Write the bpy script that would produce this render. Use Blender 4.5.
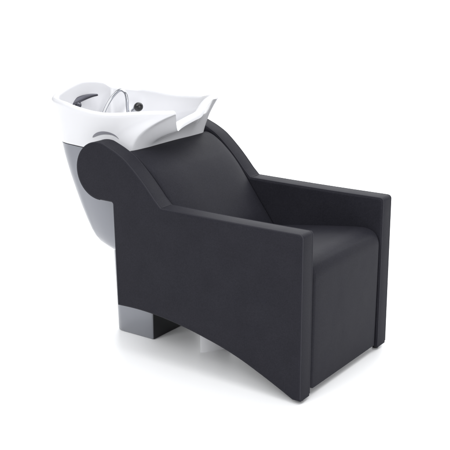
import bpy, bmesh, math, random
from mathutils import Vector, Matrix
from mathutils.bvhtree import BVHTree
from mathutils.geometry import tessellate_polygon

for o in list(bpy.data.objects):
    bpy.data.objects.remove(o, do_unlink=True)
S = bpy.context.scene
COL = S.collection

# ------------------------------------------------------------------ camera
cd = bpy.data.cameras.new('camera')
cd.sensor_width = 36.0
cd.lens = 81.61
cd.clip_start = 0.05
cd.clip_end = 400
cam = bpy.data.objects.new('camera', cd)
COL.objects.link(cam)
AZ, PIT, ROLL = 2.1838, 0.2824, -0.0026
d = Vector((math.cos(PIT)*math.cos(AZ), math.cos(PIT)*math.sin(AZ), -math.sin(PIT)))
r = Vector((math.sin(AZ), -math.cos(AZ), 0))
u = r.cross(d)
r2 = r*math.cos(ROLL)+u*math.sin(ROLL)
u2 = -r*math.sin(ROLL)+u*math.cos(ROLL)
M = Matrix((r2, u2, -d)).transposed().to_4x4()
M.translation = Vector((1.5937, -3.0176, 1.5401))
cam.matrix_world = M
S.camera = cam

# ------------------------------------------------------------------ light
W = bpy.data.worlds.new('World')
S.world = W
W.use_nodes = True
nt = W.node_tree
bg = nt.nodes['Background']
# white studio: soft ceiling, dimmer walls, one large soft key high on the camera's left


def wmath(op, x, y):
    n_ = nt.nodes.new('ShaderNodeMath')
    n_.operation = op
    for k, q in enumerate((x, y)):
        if isinstance(q, (int, float)):
            n_.inputs[k].default_value = q
        else:
            nt.links.new(q, n_.inputs[k])
    return n_.outputs[0]


def wrange(src, a0, a1, b0, b1, soft=True):
    n_ = nt.nodes.new('ShaderNodeMapRange')
    if soft:
        n_.interpolation_type = 'SMOOTHSTEP'
    n_.inputs['From Min'].default_value = a0
    n_.inputs['From Max'].default_value = a1
    n_.inputs['To Min'].default_value = b0
    n_.inputs['To Max'].default_value = b1
    nt.links.new(src, n_.inputs['Value'])
    return n_.outputs['Result']


tcw = nt.nodes.new('ShaderNodeTexCoord')
sep = nt.nodes.new('ShaderNodeSeparateXYZ')
nt.links.new(tcw.outputs['Generated'], sep.inputs['Vector'])
ceil_ = wrange(sep.outputs['Z'], 0.05, 0.8, 0.30, 0.70)
side_ = wmath('MULTIPLY', wrange(sep.outputs['X'], -1, 1, 0.95, 0.7, False), wrange(sep.outputs['Y'], -1, 1, 1.0, 1.0, False))


def world_lobe(direction, c0, c1, power):
    d_ = nt.nodes.new('ShaderNodeVectorMath')
    d_.operation = 'DOT_PRODUCT'
    nt.links.new(tcw.outputs['Generated'], d_.inputs[0])
    d_.inputs[1].default_value = Vector(direction).normalized()
    return wrange(d_.outputs['Value'], c0, c1, 0.0, power)


top_ = world_lobe((0.10, -0.20, 0.96), 0.80, 0.93, 1.6)
key_ = world_lobe((-0.12, -0.72, 0.68), 0.955, 0.985, 6.8)
fill_ = world_lobe((0.93, -0.32, 0.16), 0.86, 0.97, 3.2)  # added world glow, lifts the front wall of the basin
back_ = world_lobe((-0.12, 0.85, 0.46), 0.74, 0.93, 3.0)  # added world glow behind, for sheen on arm tops, seat and backrest
bg.inputs['Color'].default_value = (0.975, 0.985, 1.0, 1)
nt.links.new(wmath('ADD', wmath('MULTIPLY', ceil_, side_), wmath('ADD', wmath('ADD', top_, back_), wmath('ADD', key_, fill_))), bg.inputs['Strength'])


def area(name, loc, target, size, power, col=(1, 1, 1), size_y=None):
    l = bpy.data.lights.new(name, 'AREA')
    l.energy = power
    l.color = col
    l.shape = 'RECTANGLE'
    l.size = size
    l.size_y = size_y or size
    o = bpy.data.objects.new(name, l)
    COL.objects.link(o)
    o.location = loc
    o.rotation_euler = (Vector(target)-Vector(loc)).to_track_quat('-Z', 'Y').to_euler()
    return o


area('overhead_softbox', (-0.5, 0.3, 4.2), (-0.5, 0.2, 0), 4.0, 40)

S.view_settings.view_transform = 'Standard'
S.view_settings.look = 'None'
S.view_settings.gamma = 1
S.view_settings.exposure = 0.0
S.cycles.max_bounces = 8


# ------------------------------------------------------------------ materials
def mat(name, col, rough=0.5, metal=0.0, spec=0.5, coat=0.0, coat_rough=0.05):
    m = bpy.data.materials.new(name)
    m.use_nodes = True
    b = m.node_tree.nodes['Principled BSDF']
    b.inputs['Base Color'].default_value = (*col, 1)
    b.inputs['Roughness'].default_value = rough
    b.inputs['Metallic'].default_value = metal
    b.inputs['Specular IOR Level'].default_value = spec
    b.inputs['Coat Weight'].default_value = coat
    b.inputs['Coat Roughness'].default_value = coat_rough
    return m


def nd(m, typ, **kw):
    n = m.node_tree.nodes.new(typ)
    for k, v in kw.items():
        n.inputs[k].default_value = v
    return n


def add_noise_look(m, c1, c2, scale, bumps, rough=None):
    """colour mottling plus stacked noise bumps, object coordinates"""
    nt = m.node_tree
    b = nt.nodes['Principled BSDF']
    tc = nt.nodes.new('ShaderNodeTexCoord')
    n = nd(m, 'ShaderNodeTexNoise', Scale=scale, Detail=5.0)
    nt.links.new(tc.outputs['Object'], n.inputs['Vector'])
    mx = nt.nodes.new('ShaderNodeMix')
    mx.data_type = 'RGBA'
    mx.inputs['A'].default_value = (*c1, 1)
    mx.inputs['B'].default_value = (*c2, 1)
    nt.links.new(n.outputs['Fac'], mx.inputs['Factor'])
    nt.links.new(mx.outputs['Result'], b.inputs['Base Color'])
    if rough:
        mr = nt.nodes.new('ShaderNodeMapRange')
        mr.inputs['To Min'].default_value = rough[0]
        mr.inputs['To Max'].default_value = rough[1]
        nt.links.new(n.outputs['Fac'], mr.inputs['Value'])
        nt.links.new(mr.outputs['Result'], b.inputs['Roughness'])
    prev = None
    for (kind, sc, dist, st) in bumps:
        if kind == 'noise':
            t = nd(m, 'ShaderNodeTexNoise', Scale=sc, Detail=2.0)
            out = t.outputs['Fac']
        else:
            t = nd(m, 'ShaderNodeTexVoronoi', Scale=sc)
            out = t.outputs['Distance']
        nt.links.new(tc.outputs['Object'], t.inputs['Vector'])
        bp = nd(m, 'ShaderNodeBump', Strength=st, Distance=dist)
        nt.links.new(out, bp.inputs['Height'])
        if prev:
            nt.links.new(prev.outputs['Normal'], bp.inputs['Normal'])
        prev = bp
    if prev:
        nt.links.new(prev.outputs['Normal'], b.inputs['Normal'])


leather = mat('charcoal_leatherette', (0.02, 0.019, 0.026), 0.5, spec=0.08)
add_noise_look(leather, (0.0145, 0.0143, 0.0192), (0.0215, 0.0212, 0.0272), 14.0,
               [('noise', 4.0, 0.010, 0.5), ('noise', 40.0, 0.0006, 0.35), ('voronoi', 420.0, 0.0005, 0.22)],
               rough=(0.52, 0.64))
nt_l = leather.node_tree
pb = nt_l.nodes['Principled BSDF']
src = pb.inputs['Base Color'].links[0].from_socket
fine = nd(leather, 'ShaderNodeTexNoise', Scale=210.0, Detail=3.0)
tcl = nt_l.nodes.new('ShaderNodeTexCoord')
nt_l.links.new(tcl.outputs['Object'], fine.inputs['Vector'])
fr_ = nt_l.nodes.new('ShaderNodeMapRange')
fr_.inputs['From Min'].default_value = 0.3
fr_.inputs['From Max'].default_value = 0.7
fr_.inputs['To Min'].default_value = 0.87
fr_.inputs['To Max'].default_value = 1.13
nt_l.links.new(fine.outputs['Fac'], fr_.inputs['Value'])
vm = nt_l.nodes.new('ShaderNodeVectorMath')
vm.operation = 'SCALE'
nt_l.links.new(src, vm.inputs[0])
nt_l.links.new(fr_.outputs['Result'], vm.inputs['Scale'])
nt_l.links.new(vm.outputs['Vector'], pb.inputs['Base Color'])
piping = mat('piping_leatherette', (0.026, 0.0255, 0.032), 0.5, spec=0.09)
ceramic = mat('white_glazed_ceramic', (0.84, 0.84, 0.86), 0.22, spec=0.5, coat=0.5, coat_rough=0.03)
add_noise_look(ceramic, (0.635, 0.635, 0.655), (0.655, 0.655, 0.675), 3.0, [('noise', 7.0, 0.002, 0.15)])
silver = mat('silver_grey_lacquer', (0.23, 0.24, 0.27), 0.34, metal=0.35, spec=0.5, coat=1.0, coat_rough=0.10)
add_noise_look(silver, (0.165, 0.172, 0.195), (0.18, 0.188, 0.212), 4.0, [('noise', 300.0, 0.0002, 0.2)])
cover = mat('black_gloss_cover', (0.010, 0.010, 0.012), 0.35, spec=0.3)
shell = mat('grey_shell_lacquer', (0.15, 0.16, 0.19), 0.36, metal=0.3, spec=0.5, coat=1.0, coat_rough=0.10)
add_noise_look(shell, (0.118, 0.125, 0.150), (0.130, 0.138, 0.165), 4.0, [('noise', 300.0, 0.0002, 0.2)])
chrome = mat('polished_chrome', (0.42, 0.43, 0.46), 0.16, metal=1.0)
steel = mat('dark_brushed_steel', (0.075, 0.075, 0.09), 0.3, metal=0.85)
rubber = mat('black_rubber', (0.006, 0.006, 0.007), 0.25)
recess_shade = mat('grey_recess_shade', (0.19, 0.19, 0.215), 0.5)  # shade of the basin recess, put in as a grey
white_steel = mat('white_powder_coated_steel', (0.88, 0.88, 0.9), 0.35)
plastic = mat('black_plastic_foot', (0.012, 0.012, 0.013), 0.5)
floorm = mat('white_studio_floor', (0.86, 0.86, 0.86), 0.4, spec=0.3)
add_noise_look(floorm, (0.945, 0.945, 0.947), (0.955, 0.955, 0.955), 2.0, [], rough=(0.34, 0.42))


# ------------------------------------------------------------------ helpers
def finish(name, bm, material, parent=None, smooth=True, angle=50):
    bmesh.ops.recalc_face_normals(bm, faces=bm.faces)
    me = bpy.data.meshes.new(name)
    bm.to_mesh(me)
    bm.free()
    if smooth:
        for p in me.polygons:
            p.use_smooth = True
        me.set_sharp_from_angle(angle=math.radians(angle))
    me.materials.append(material)
    o = bpy.data.objects.new(name, me)
    COL.objects.link(o)
    if parent:
        o.parent = parent
    return o


def catmull(pts, n=8):
    out = []
    P = [pts[0]] + list(pts) + [pts[-1]]
    for i in range(1, len(P)-2):
        p0, p1, p2, p3 = [Vector(q) for q in P[i-1:i+3]]
        for k in range(n):
            t = k/n
            out.append(0.5*((2*p1)+(p2-p0)*t+(2*p0-5*p1+4*p2-p3)*t*t+(3*p1-p0-3*p2+p3)*t**3))
    out.append(Vector(pts[-1]))
    return out


def fillet(a, b, c, rad, n=6):
    """round the corner at b (2-D)"""
    a, b, c = Vector(a), Vector(b), Vector(c)
    u_, v_ = (a-b).normalized(), (c-b).normalized()
    ang = u_.angle(v_)
    t = rad/math.tan(ang/2)
    cen = b+(u_+v_).normalized()*(rad/math.sin(ang/2))
    p, q = b+u_*t, b+v_*t
    s, e = p-cen, q-cen
    tot = s.angle(e)
    cr = s.x*e.y-s.y*e.x
    out = []
    for i in range(n+1):
        w = tot*i/n*(1 if cr > 0 else -1)
        out.append(cen+Vector((s.x*math.cos(w)-s.y*math.sin(w), s.x*math.sin(w)+s.y*math.cos(w))))
    return out


def clean(pts, eps=1e-5):
    out = []
    for p in pts:
        p = Vector(p)
        if not out or (p-out[-1]).length > eps:
            out.append(p)
    if (out[0]-out[-1]).length < eps:
        out.pop()
    return out


def offset_poly(pts, dist):
    """inward offset of a counter-clockwise polygon, mitred"""
    n = len(pts)
    res = []
    for i in range(n):
        a, b, c = pts[i-1], pts[i], pts[(i+1) % n]
        e1, e2 = (b-a).normalized(), (c-b).normalized()
        n1, n2 = Vector((-e1.y, e1.x)), Vector((-e2.y, e2.x))
        m = n1+n2
        if m.length < 1e-6:
            m = n1
        m.normalize()
        k = max(0.5, m.dot(n1))
        res.append(b+m*(dist/k))
    return res


def slab(bm, pts, y0, y1, rad=0.008, seg=4):
    """extrude a CCW xz outline from y0 to y1 with rounded edges"""
    prof = []
    for k in range(seg+1):
        a = math.pi/2*k/seg
        prof.append((rad*(1-math.sin(a)), y0+rad*(1-math.cos(a))))
    prof = [(rad+0.004, y0), ] + prof
    other = [(o_, y1-(yy-y0)) for (o_, yy) in reversed(prof)]
    prof = prof+other
    rings = []
    for off, y in prof:
        q = offset_poly(pts, off) if off > 1e-7 else pts
        rings.append([bm.verts.new((p.x, y, p.y)) for p in q])
    n = len(pts)
    for a, b in zip(rings[:-1], rings[1:]):
        for i in range(n):
            bm.faces.new((a[i], a[(i+1) % n], b[(i+1) % n], b[i]))
    for ring in (rings[0], rings[-1]):
        for tri in tessellate_polygon([[v.co.copy() for v in ring]]):
            bm.faces.new([ring[k] for k in tri])


def tube(bm, pts, rad, sides=8, closed=False, cap=True):
    pts = [Vector(p) for p in pts]
    rings = []
    n = len(pts)
    up = None
    for i, p in enumerate(pts):
        t = ((pts[(i+1) % n] if (closed or i < n-1) else p)-(pts[i-1] if (closed or i > 0) else p)).normalized()
        if up is None:
            up = t.orthogonal().normalized()
        up = (up-t*up.dot(t)).normalized()
        s = t.cross(up)
        rr = rad(i/(n-1)) if callable(rad) else rad
        rings.append([bm.verts.new(p+up*(rr*math.cos(2*math.pi*k/sides))+s*(rr*math.sin(2*math.pi*k/sides))) for k in range(sides)])
    m = n if closed else n-1
    for i in range(m):
        a, b = rings[i], rings[(i+1) % n]
        for k in range(sides):
            bm.faces.new((a[k], a[(k+1) % sides], b[(k+1) % sides], b[k]))
    if cap and not closed:
        bm.faces.new(rings[0])
        bm.faces.new(list(reversed(rings[-1])))


def lathe(bm, prof, mtx, n=28):
    """prof = [(radius, height)] round local z"""
    rings = []
    for rr, h in prof:
        if rr < 1e-6:
            rings.append([bm.verts.new(mtx @ Vector((0, 0, h)))])
        else:
            rings.append([bm.verts.new(mtx @ Vector((rr*math.cos(2*math.pi*k/n), rr*math.sin(2*math.pi*k/n), h))) for k in range(n)])
    for a, b in zip(rings[:-1], rings[1:]):
        for k in range(n):
            k2 = (k+1) % n
            if len(a) == 1 and len(b) == 1:
                continue
            if len(a) == 1:
                bm.faces.new((a[0], b[k2], b[k]))
            elif len(b) == 1:
                bm.faces.new((a[k], a[k2], b[0]))
            else:
                bm.faces.new((a[k], a[k2], b[k2], b[k]))
    for ring in (rings[0], rings[-1]):
        if len(ring) > 1:
            bm.faces.new(ring)


def aim(loc, direction):
    m = Vector(direction).to_track_quat('Z', 'Y').to_matrix().to_4x4()
    m.translation = Vector(loc)
    return m


# ------------------------------------------------------------------ setting
bm = bmesh.new()
bmesh.ops.create_grid(bm, x_segments=1, y_segments=1, size=60)
floor = finish('floor', bm, floorm, smooth=False)
floor['kind'] = 'structure'

# ------------------------------------------------------------------ the unit
unit = bpy.data.objects.new('shampoo_unit', None)
COL.objects.link(unit)
unit.location = (0, 0, 0)
unit['label'] = 'charcoal upholstered salon backwash armchair with white ceramic basin on silver grey pedestal'
unit['category'] = 'shampoo chair'

# ---- side panels -------------------------------------------------
HW, TH, AH = 0.32, 0.071, 0.597
curve = [(-0.583, AH), (-0.611, 0.624), (-0.645, 0.662), (-0.687, 0.704), (-0.740, 0.749), (-0.785, 0.7745), (-0.822, 0.790)]
cir = [(-0.868+0.108*math.cos(math.radians(a)), 0.693+0.108*math.sin(math.radians(a))) for a in range(78, 271, 6)]
top = fillet((0, 0.3), (0, AH), (-0.3, AH), 0.014)
junc = fillet((-0.4, AH), (-0.583, AH), (-0.611, 0.624), 0.012, 4)
cv = catmull(curve[1:]+cir[:3], 6)
back = fillet((-0.86, 0.585), (-0.806, 0.5845), (-0.80, 0.4), 0.008, 4)
arch = catmull([(-0.798, 0.189), (-0.72, 0.1915), (-0.64, 0.189), (-0.56, 0.181), (-0.48, 0.168), (-0.40, 0.151), (-0.317, 0.130),
                (-0.244, 0.106), (-0.17, 0.076), (-0.10, 0.045), (-0.045, 0.019)], 5)
outline = clean([(0, 0.10)]+[Vector((0, 0.10+(AH-0.12)*k/10)) for k in range(1, 10)]+top
                + [Vector((-0.03-0.53*k/16, AH-0.0015*math.sin(math.pi*k/16))) for k in range(0, 17)]+junc+cv+[Vector(c) for c in cir[3:]]
                + back+[Vector((-0.806+0.008*k/10, 0.5845-0.395*k/10)) for k in range(1, 10)]
                + arch+[Vector((-0.030, 0.012)), Vector((0, 0.012))])
# seam path: front edge, arm top, back curve, round the scroll
i0 = 0
iend = next(i for i, p in enumerate(outline) if abs(p.x+0.868) < 0.006 and p.y < 0.6)
seam = outline[i0:iend+1]
seam = [Vector((0, 0.020))]+seam


def inset_path(path, dist):
    res = []
    for i, p in enumerate(path):
        a = path[max(0, i-1)]
        b = path[min(len(path)-1, i+1)]
        e = (b-a).normalized()
        res.append(p+Vector((-e.y, e.x))*dist)
    return res


for side in (-1, 1):
    bm = bmesh.new()
    ya, yb = sorted((side*HW, side*(HW-TH)))
    slab(bm, outline, ya, yb, 0.009, 5)
    pn = finish('side_panel', bm, leather, unit, angle=40)
    bm = bmesh.new()
    ip = inset_path(seam, 0.0018)
    for yy in (ya+0.0042, yb-0.0042):
        tube(bm, [(p.x, yy, p.y) for p in ip], 0.0023, 6)
    finish('piping', bm, piping, pn)
    bm = bmesh.new()
    # short cross seam where the arm meets the back
    tube(bm, [(-0.5815, ya+0.008+(TH-0.016)*k/6, AH+0.0006) for k in range(7)], 0.0016, 6)
    finish('cross_seam', bm, piping, pn)
    for fx in (-0.022, -0.060):
        bm = bmesh.new()
        if fx == -0.022:
            lathe(bm, [(0.011, 0.0), (0.012, 0.002), (0.012, 0.020)], aim((fx, side*(HW-0.042), 0), (0, 0, 1)), 16)
            finish('foot', bm, plastic, pn)
        else:
            bm.free()

# ---- seat with waterfall front -----------------------------------
SW = 0.2395
so = [(-0.006, 0.026), (-0.005, 0.12), (-0.004, 0.25), (-0.003, 0.38)]
so += [tuple(v) for v in catmull([(-0.003, 0.40), (-0.005, 0.438), (-0.022, 0.468), (-0.058, 0.481), (-0.11, 0.478), (-0.17, 0.470)], 6)]
so += [(-0.25, 0.459), (-0.33, 0.447), (-0.40, 0.436), (-0.47, 0.424), (-0.57, 0.41), (-0.57, 0.20), (-0.40, 0.20), (-0.20, 0.20), (-0.055, 0.20), (-0.05, 0.026)]
so = [(x, 0.214 if abs(z-0.20) < 1e-6 else z) for x, z in so]
so = clean([Vector(v) for v in so])
bm = bmesh.new()
slab(bm, so, -0.2355, 0.2445, 0.014, 5)
# subdivide across and crown gently
edges = [e for e in bm.edges if abs(e.verts[0].co.y-e.verts[1].co.y) > 0.3]
bmesh.ops.subdivide_edges(bm, edges=edges, cuts=13, use_grid_fill=False)
for v in bm.verts:
    c = max(0.0, 1-(v.co.y/SW)**2)
    if v.co.z > 0.40:
        v.co.z += 0.008*c
    if v.co.x > -0.02:
        v.co.x += 0.004*c*min(1, max(0, (v.co.z-0.03)/0.15))
seat = finish('seat', bm, leather, unit, angle=45)

# ---- backrest ----------------------------------------------------
bo = catmull([(-0.796, 0.690), (-0.802, 0.725), (-0.803, 0.748), (-0.790, 0.762), (-0.757, 0.755), (-0.72, 0.733), (-0.68, 0.700), (-0.64, 0.660),
              (-0.60, 0.610), (-0.56, 0.556), (-0.52, 0.502), (-0.47, 0.436), (-0.445, 0.400)], 5)
bo = [Vector(v) for v in bo]+[Vector((-0.50, 0.36)), Vector((-0.56, 0.40)), Vector((-0.66, 0.52)), Vector((-0.73, 0.61))]
bo = clean(list(reversed(bo)))
bm = bmesh.new()
SW = 0.2445
slab(bm, bo, -SW, SW, 0.012, 5)
edges = [e for e in bm.edges if abs(e.verts[0].co.y-e.verts[1].co.y) > 0.3]
bmesh.ops.subdivide_edges(bm, edges=edges, cuts=13, use_grid_fill=False)
for v in bm.verts:
    c = max(0.0, 1-(v.co.y/SW)**4)
    fr = min(1, max(0, (0.75-v.co.z)/0.06))*min(1, max(0, (v.co.z-0.42)/0.06))
    if v.co.x > -0.66 or v.co.z > 0.64:
        v.co.x += 0.010*c*fr
        v.co.z += 0.007*c*fr
finish('backrest', bm, leather, unit, angle=45)

# ---- basin -------------------------------------------------------
NT = 320
NF = 52          # points from the front centre to the corner of the neck rest


def closed_spline(half, corner):
    """half = control points from +x front to -x back for y>=0; `corner` is the index of the front corner.
    Returns NT points, symmetric, with point NF on the corner"""
    full = list(half)+[(x, -y) for x, y in reversed(half[1:-1])]
    m = len(full)
    dense = []
    for i in range(len(half)-1):
        p0, p1, p2, p3 = [Vector(full[(i+k-1) % m]) for k in range(4)]
        for k in range(40):
            t = k/40
            dense.append(0.5*((2*p1)+(p2-p0)*t+(2*p0-5*p1+4*p2-p3)*t*t+(3*p1-p0-3*p2+p3)*t**3))
    dense.append(Vector(half[-1]))

    def resample(path, n):
        L = [0]
        for p, q in zip(path[:-1], path[1:]):
            L.append(L[-1]+(q-p).length)
        out = []
        j = 0
        for i in range(n):
            d_ = L[-1]*i/n
            while L[j+1] < d_:
                j += 1
            out.append(path[j].lerp(path[j+1], (d_-L[j])/(L[j+1]-L[j])))
        return out
    h = resample(dense[:corner*40+1], NF)+resample(dense[corner*40:], NT//2-NF)+[dense[-1]]
    return h+[Vector((p.x, -p.y)) for p in reversed(h[1:-1])]


RIM = closed_spline([(-0.688, 0), (-0.686, 0.05), (-0.676, 0.093), (-0.658, 0.124), (-0.646, 0.140), (-0.658, 0.154), (-0.72, 0.178), (-0.80, 0.207), (-0.90, 0.232), (-1.0, 0.239),
                     (-1.10, 0.232), (-1.17, 0.212), (-1.212, 0.190), (-1.235, 0.166), (-1.244, 0.130), (-1.250, 0.07), (-1.253, 0)], 4)
LOW = closed_spline([(-0.786, 0), (-0.786, 0.07), (-0.785, 0.14), (-0.785, 0.19), (-0.788, 0.214), (-0.796, 0.226), (-0.812, 0.231), (-0.87, 0.229), (-0.95, 0.221), (-1.03, 0.211),
                     (-1.10, 0.200), (-1.15, 0.190), (-1.185, 0.174), (-1.206, 0.150), (-1.215, 0.11), (-1.219, 0.055), (-1.220, 0)], 5)
CX = -0.97
ZLOW = 0.745


def smooth(a, b, x):
    t = min(1, max(0, (x-a)/(b-a)))
    return t*t*(3-2*t)


def rim_z(p):
    x, y = p.x, abs(p.y)
    z = 0.915-0.019*math.exp(-((x+0.92)/0.15)**2)
    if x < -1.14:
        if p.y < 0:
            hump = max(0, 1-(y/0.185)**1.3)
        else:
            hump = (1-0.3*min(1, y/0.11)**2)*smooth(0.178, 0.112, y)
        z += 0.042*hump*smooth(-1.17, -1.232, x)
    if x > -1.1:
        z += 0.022*p.y*smooth(-1.2, -1.0, x)
    if x > -0.76 and p.y > 0.05:
        z += 0.013*smooth(0.05, 0.13, p.y)*smooth(-0.76, -0.68, x)
    if x > -0.70 and y < 0.136:
        z -= (0.052-0.16*p.y)*(smooth(0.137, 0.082, y) if p.y < 0 else smooth(0.124, 0.070, y))
    return z


def inward(i, P):
    a, b = P[i-1], P[(i+1) % len(P)]
    e = (b-a).normalized()
    return Vector((-e.y, e.x))


for q in RIM:                      # the far beak stands a little further back
    if q.x > -0.76 and q.y > 0.05:
        q.x -= 0.014*smooth(0.05, 0.13, q.y)*smooth(-0.76, -0.68, q.x)
T = 0.013        # rim half thickness
# relaxed inward normals for the rim roll
INW = [inward(i, RIM) for i in range(NT)]
for _ in range(3):
    INW = [(INW[i-1]+INW[i]*2+INW[(i+1) % NT]).normalized() for i in range(NT)]
ZR = [rim_z(q) for q in RIM]
for _ in range(4):
    ZR = [(ZR[i-1]+2*ZR[i]+ZR[(i+1) % NT])/4 for i in range(NT)]
TT = [T+0.009*(smooth(-0.72, -0.675, q.x) *smooth(0.130, 0.100, abs(q.y))) for q in RIM]
for _ in range(6):
    TT = [(TT[i-1]+2*TT[i]+TT[(i+1) % NT])/4 for i in range(NT)]
rings = []
bm = bmesh.new()
NV = 16
for k in range(NV+1):                      # outer wall
    v = k/NV
    ring = []
    for i in range(NT):
        R, B = RIM[i], LOW[i]
        front = smooth(-0.86, -0.66, R.x)
        e = v**(1.0+(1.1 if R.y < 0 else 1.1-0.75*smooth(0.0, 0.12, R.y))*front)
        q = B.lerp(R, e)
        z = ZLOW+(ZR[i]-TT[i]-ZLOW)*v
        ring.append(bm.verts.new((q.x, q.y, z)))
    rings.append(ring)
for k in range(1, 8):                      # rim roll
    a = math.pi*k/7
    ring = []
    for i in range(NT):
        q = RIM[i]+INW[i]*(TT[i]*(1-math.cos(a)))
        ring.append(bm.verts.new((q.x, q.y, ZR[i]-TT[i]+TT[i]*math.sin(a))))
    rings.append(ring)
BC = Vector((-1.0, 0))
for k in range(1, 13):                     # bowl
    t = k/12
    ring = []
    for i in range(NT):
        q0 = RIM[i]+INW[i]*(2*TT[i])
        q1 = BC+(LOW[i]-Vector((CX, 0)))*0.80
        if t < 0.6:
            s = t/0.6
            q = q0.lerp(q1, s**1.2)
            z = (ZR[i]-TT[i])+(0.79-(ZR[i]-TT[i]))*s
        else:
            s = (t-0.6)/0.4
            q = q1.lerp(BC, s*0.90)
            z = 0.79-0.035*math.sin(s*math.pi/2)
        ring.append(bm.verts.new((q.x, q.y, z)))
    rings.append(ring)
for a, b in zip(rings[:-1], rings[1:]):
    for i in range(NT):
        j = (i+1) % NT
        bm.faces.new((a[i], a[j], b[j], b[i]))
bm.faces.new(rings[-1])
bm.faces.new(list(reversed(rings[0])))
bmesh.ops.recalc_face_normals(bm, faces=bm.faces)
bvh = BVHTree.FromBMesh(bm)
basin = finish('basin', bm, ceramic, unit, angle=60)

# drain
bm = bmesh.new()
lathe(bm, [(0.0, 0.0065), (0.012, 0.0065), (0.022, 0.004), (0.030, 0.005), (0.033, 0.002), (0.033, -0.01)], aim((-1.0, 0, 0.7565), (0, 0, 1)))
finish('drain', bm, chrome, basin)

# grey crescent strip in place of the shade under a recess edge, follows the wall of the basin
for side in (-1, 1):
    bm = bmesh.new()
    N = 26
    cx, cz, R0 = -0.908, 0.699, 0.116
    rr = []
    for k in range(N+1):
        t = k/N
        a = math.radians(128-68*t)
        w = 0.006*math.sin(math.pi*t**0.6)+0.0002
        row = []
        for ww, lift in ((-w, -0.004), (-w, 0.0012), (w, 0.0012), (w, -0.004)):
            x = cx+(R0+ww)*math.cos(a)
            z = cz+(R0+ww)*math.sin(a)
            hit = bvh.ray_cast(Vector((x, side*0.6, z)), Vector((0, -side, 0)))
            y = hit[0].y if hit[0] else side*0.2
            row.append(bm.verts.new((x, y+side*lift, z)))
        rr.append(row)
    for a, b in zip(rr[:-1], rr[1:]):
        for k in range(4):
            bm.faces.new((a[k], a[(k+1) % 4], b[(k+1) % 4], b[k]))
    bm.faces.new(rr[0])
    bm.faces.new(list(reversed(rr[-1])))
    finish('recess_shade', bm, recess_shade, basin)

# mixer lever on the back of the bowl
bm = bmesh.new()
path = catmull([(-1.222, -0.080, 0.872), (-1.214, -0.050, 0.884), (-1.206, -0.020, 0.893), (-1.198, 0.015, 0.898), (-1.19, 0.045, 0.898)], 6)
rows = []
n = len(path)
for i, p in enumerate(path):
    t = i/(n-1)
    w = 0.004+0.011*math.sin(math.pi*min(1, (t*0.9+0.08)))**0.8*(1-0.45*t)
    h = 0.0035
    ax = Vector((0.75, 0.1, -0.65)).normalized()
    nn = Vector((0.65, -0.1, 0.75)).normalized()
    rows.append([bm.verts.new(p+ax*w*math.cos(2*math.pi*k/12)+nn*h*math.sin(2*math.pi*k/12)) for k in range(12)])
for a, b in zip(rows[:-1], rows[1:]):
    for k in range(12):
        bm.faces.new((a[k], a[(k+1) % 12], b[(k+1) % 12], b[k]))
bm.faces.new(rows[0])
bm.faces.new(list(reversed(rows[-1])))
lev = finish('mixer_lever', bm, steel, basin)
bm = bmesh.new()
lathe(bm, [(0.014, -0.03), (0.014, 0.0), (0.012, 0.016), (0.008, 0.022)], aim((-1.215, -0.048, 0.858), (0.55, 0, 0.8)), 20)
finish('mixer_body', bm, steel, lev)

# hand shower and its chrome hose
sx, sy, sz = -1.048, 0.125, 0.848
bm = bmesh.new()
lathe(bm, [(0.006, -0.050), (0.008, -0.046), (0.0085, -0.03), (0.013, -0.012), (0.0165, 0.0), (0.0165, 0.006)], aim((sx, sy, sz), (0.80, -0.30, 0.42)), 24)
hs = finish('hand_shower', bm, chrome, basin)
bm = bmesh.new()
lathe(bm, [(0.0165, 0.0), (0.0180, 0.004), (0.0185, 0.010), (0.0175, 0.017), (0.0145, 0.023), (0.009, 0.027), (0.0, 0.0285)], aim((sx, sy, sz), (0.80, -0.30, 0.42)), 24)
finish('spray_head', bm, rubber, hs)
bm = bmesh.new()
hp = catmull([(-1.17, 0.04, 0.78), (-1.175, 0.068, 0.83), (-1.166, 0.10, 0.876), (-1.149, 0.118, 0.903), (-1.131, 0.126, 0.912), (-1.113, 0.128, 0.902), (-1.105, 0.128, 0.878), (-1.102, 0.126, 0.850), (-1.098, 0.124, 0.825)], 10)
tube(bm, hp, 0.0062, 12)
finish('shower_hose', bm, chrome, hs)

# ---- casing under the basin --------------------------------------
bm = bmesh.new()
# (z, back x, front x, half width)
lv = [(0.7415, 0.0, 0.0, 1.0), (0.70, -0.010, 0.0, 0.995), (0.66, -0.022, 0.0, 0.985), (0.62, -0.036, 0.01, 0.975), (0.56, -0.060, 0.02, 0.955), (0.50, -0.085, 0.03, 0.93),
      (0.45, -0.110, 0.04, 0.91), (0.41, -0.132, 0.05, 0.89), (0.385, -0.150, 0.06, 0.87), (0.365, -0.175, 0.07, 0.85), (0.35, -0.210, 0.08, 0.82), (0.340, -0.250, 0.09, 0.78)]
rings = []
for z, bx, fx, wy in lv:
    ring = []
    x0 = -1.218-bx
    x1 = -0.80-fx
    for i in range(NT):
        q = LOW[i]
        f = (q.x+1.220)/(1.220-0.786)
        # squarer rear
        ring.append(bm.verts.new((x0+(x1-x0)*f, q.y*wy*0.995, z)))
    rings.append(ring)
for a, b in zip(rings[:-1], rings[1:]):
    for i in range(NT):
        j = (i+1) % NT
        bm.faces.new((a[i], a[j], b[j], b[i]))
bm.faces.new(rings[0])
bm.faces.new(list(reversed(rings[-1])))
casing = finish('casing', bm, shell, unit, angle=50)

# ---- pedestal ----------------------------------------------------
bm = bmesh.new()
PX0, PX1, PY = -0.965, -0.766, 0.153


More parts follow.
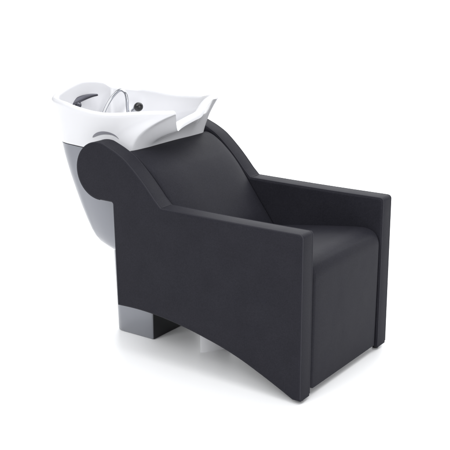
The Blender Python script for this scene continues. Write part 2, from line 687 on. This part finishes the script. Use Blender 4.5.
def rrect(x0, x1, hy, rb, rf, n=8):
    out = []
    for (cx_, cy_, rad, a0) in ((x1-rf, hy-rf, rf, 0), (x0+rb, hy-rb, rb, 90), (x0+rb, -hy+rb, rb, 180), (x1-rf, -hy+rf, rf, 270)):
        for k in range(n+1):
            a = math.radians(a0+90*k/n)
            out.append((cx_+rad*math.cos(a), cy_+rad*math.sin(a)))
    return out


rings = []
for z, dx, ins in ((0.0, 0.0, 0.004), (0.004, 0.0, 0.0), (0.10, -0.004, 0.0), (0.20, -0.008, 0.0), (0.30, -0.012, 0.0), (0.42, -0.016, 0.0)):
    rings.append([bm.verts.new((x, y, z)) for x, y in rrect(PX0+dx+ins, PX1-ins, PY-ins, 0.045, 0.008)])
for a, b in zip(rings[:-1], rings[1:]):
    n = len(a)
    for i in range(n):
        j = (i+1) % n
        bm.faces.new((a[i], a[j], b[j], b[i]))
bm.faces.new(list(reversed(rings[0])))
bm.faces.new(rings[-1])
finish('pedestal', bm, silver, unit, angle=50)

bm = bmesh.new()
rings = [[bm.verts.new((x, y, z)) for x, y in rrect(PX1-0.004, PX1+0.002, PY-0.004, 0.001, 0.001, 3)] for z in (0.002, 0.40)]
n = len(rings[0])
for i in range(n):
    bm.faces.new((rings[0][i], rings[0][(i+1) % n], rings[1][(i+1) % n], rings[1][i]))
bm.faces.new(list(reversed(rings[0])))
bm.faces.new(rings[1])
finish('pedestal_cover', bm, cover, unit)

# ---- white support plate under the seat --------------------------
bm = bmesh.new()
rot = Matrix.Rotation(math.radians(-35), 4, 'Z')
pts = rrect(-0.002, 0.002, 0.06, 0.001, 0.001, 3)
rings = [[bm.verts.new(rot @ Vector((x, y, 0))+Vector((-0.506, -0.097, z))) for x, y in pts] for z in (0.0, 0.215)]
n = len(pts)
for i in range(n):
    bm.faces.new((rings[0][i], rings[0][(i+1) % n], rings[1][(i+1) % n], rings[1][i]))
bm.faces.new(list(reversed(rings[0])))
bm.faces.new(rings[1])
finish('support_plate', bm, white_steel, unit)

# ---- added unseen board, darkens the space below the seat ---------------------------------------
bm = bmesh.new()
base = [(-0.755, 0.197), (-0.06, 0.197), (-0.06, 0.199), (-0.06, 0.212), (-0.755, 0.212)]
slab(bm, clean([Vector(v) for v in base]), -0.2475, 0.2475, 0.0005, 1)
finish('shade_board', bm, plastic, unit)
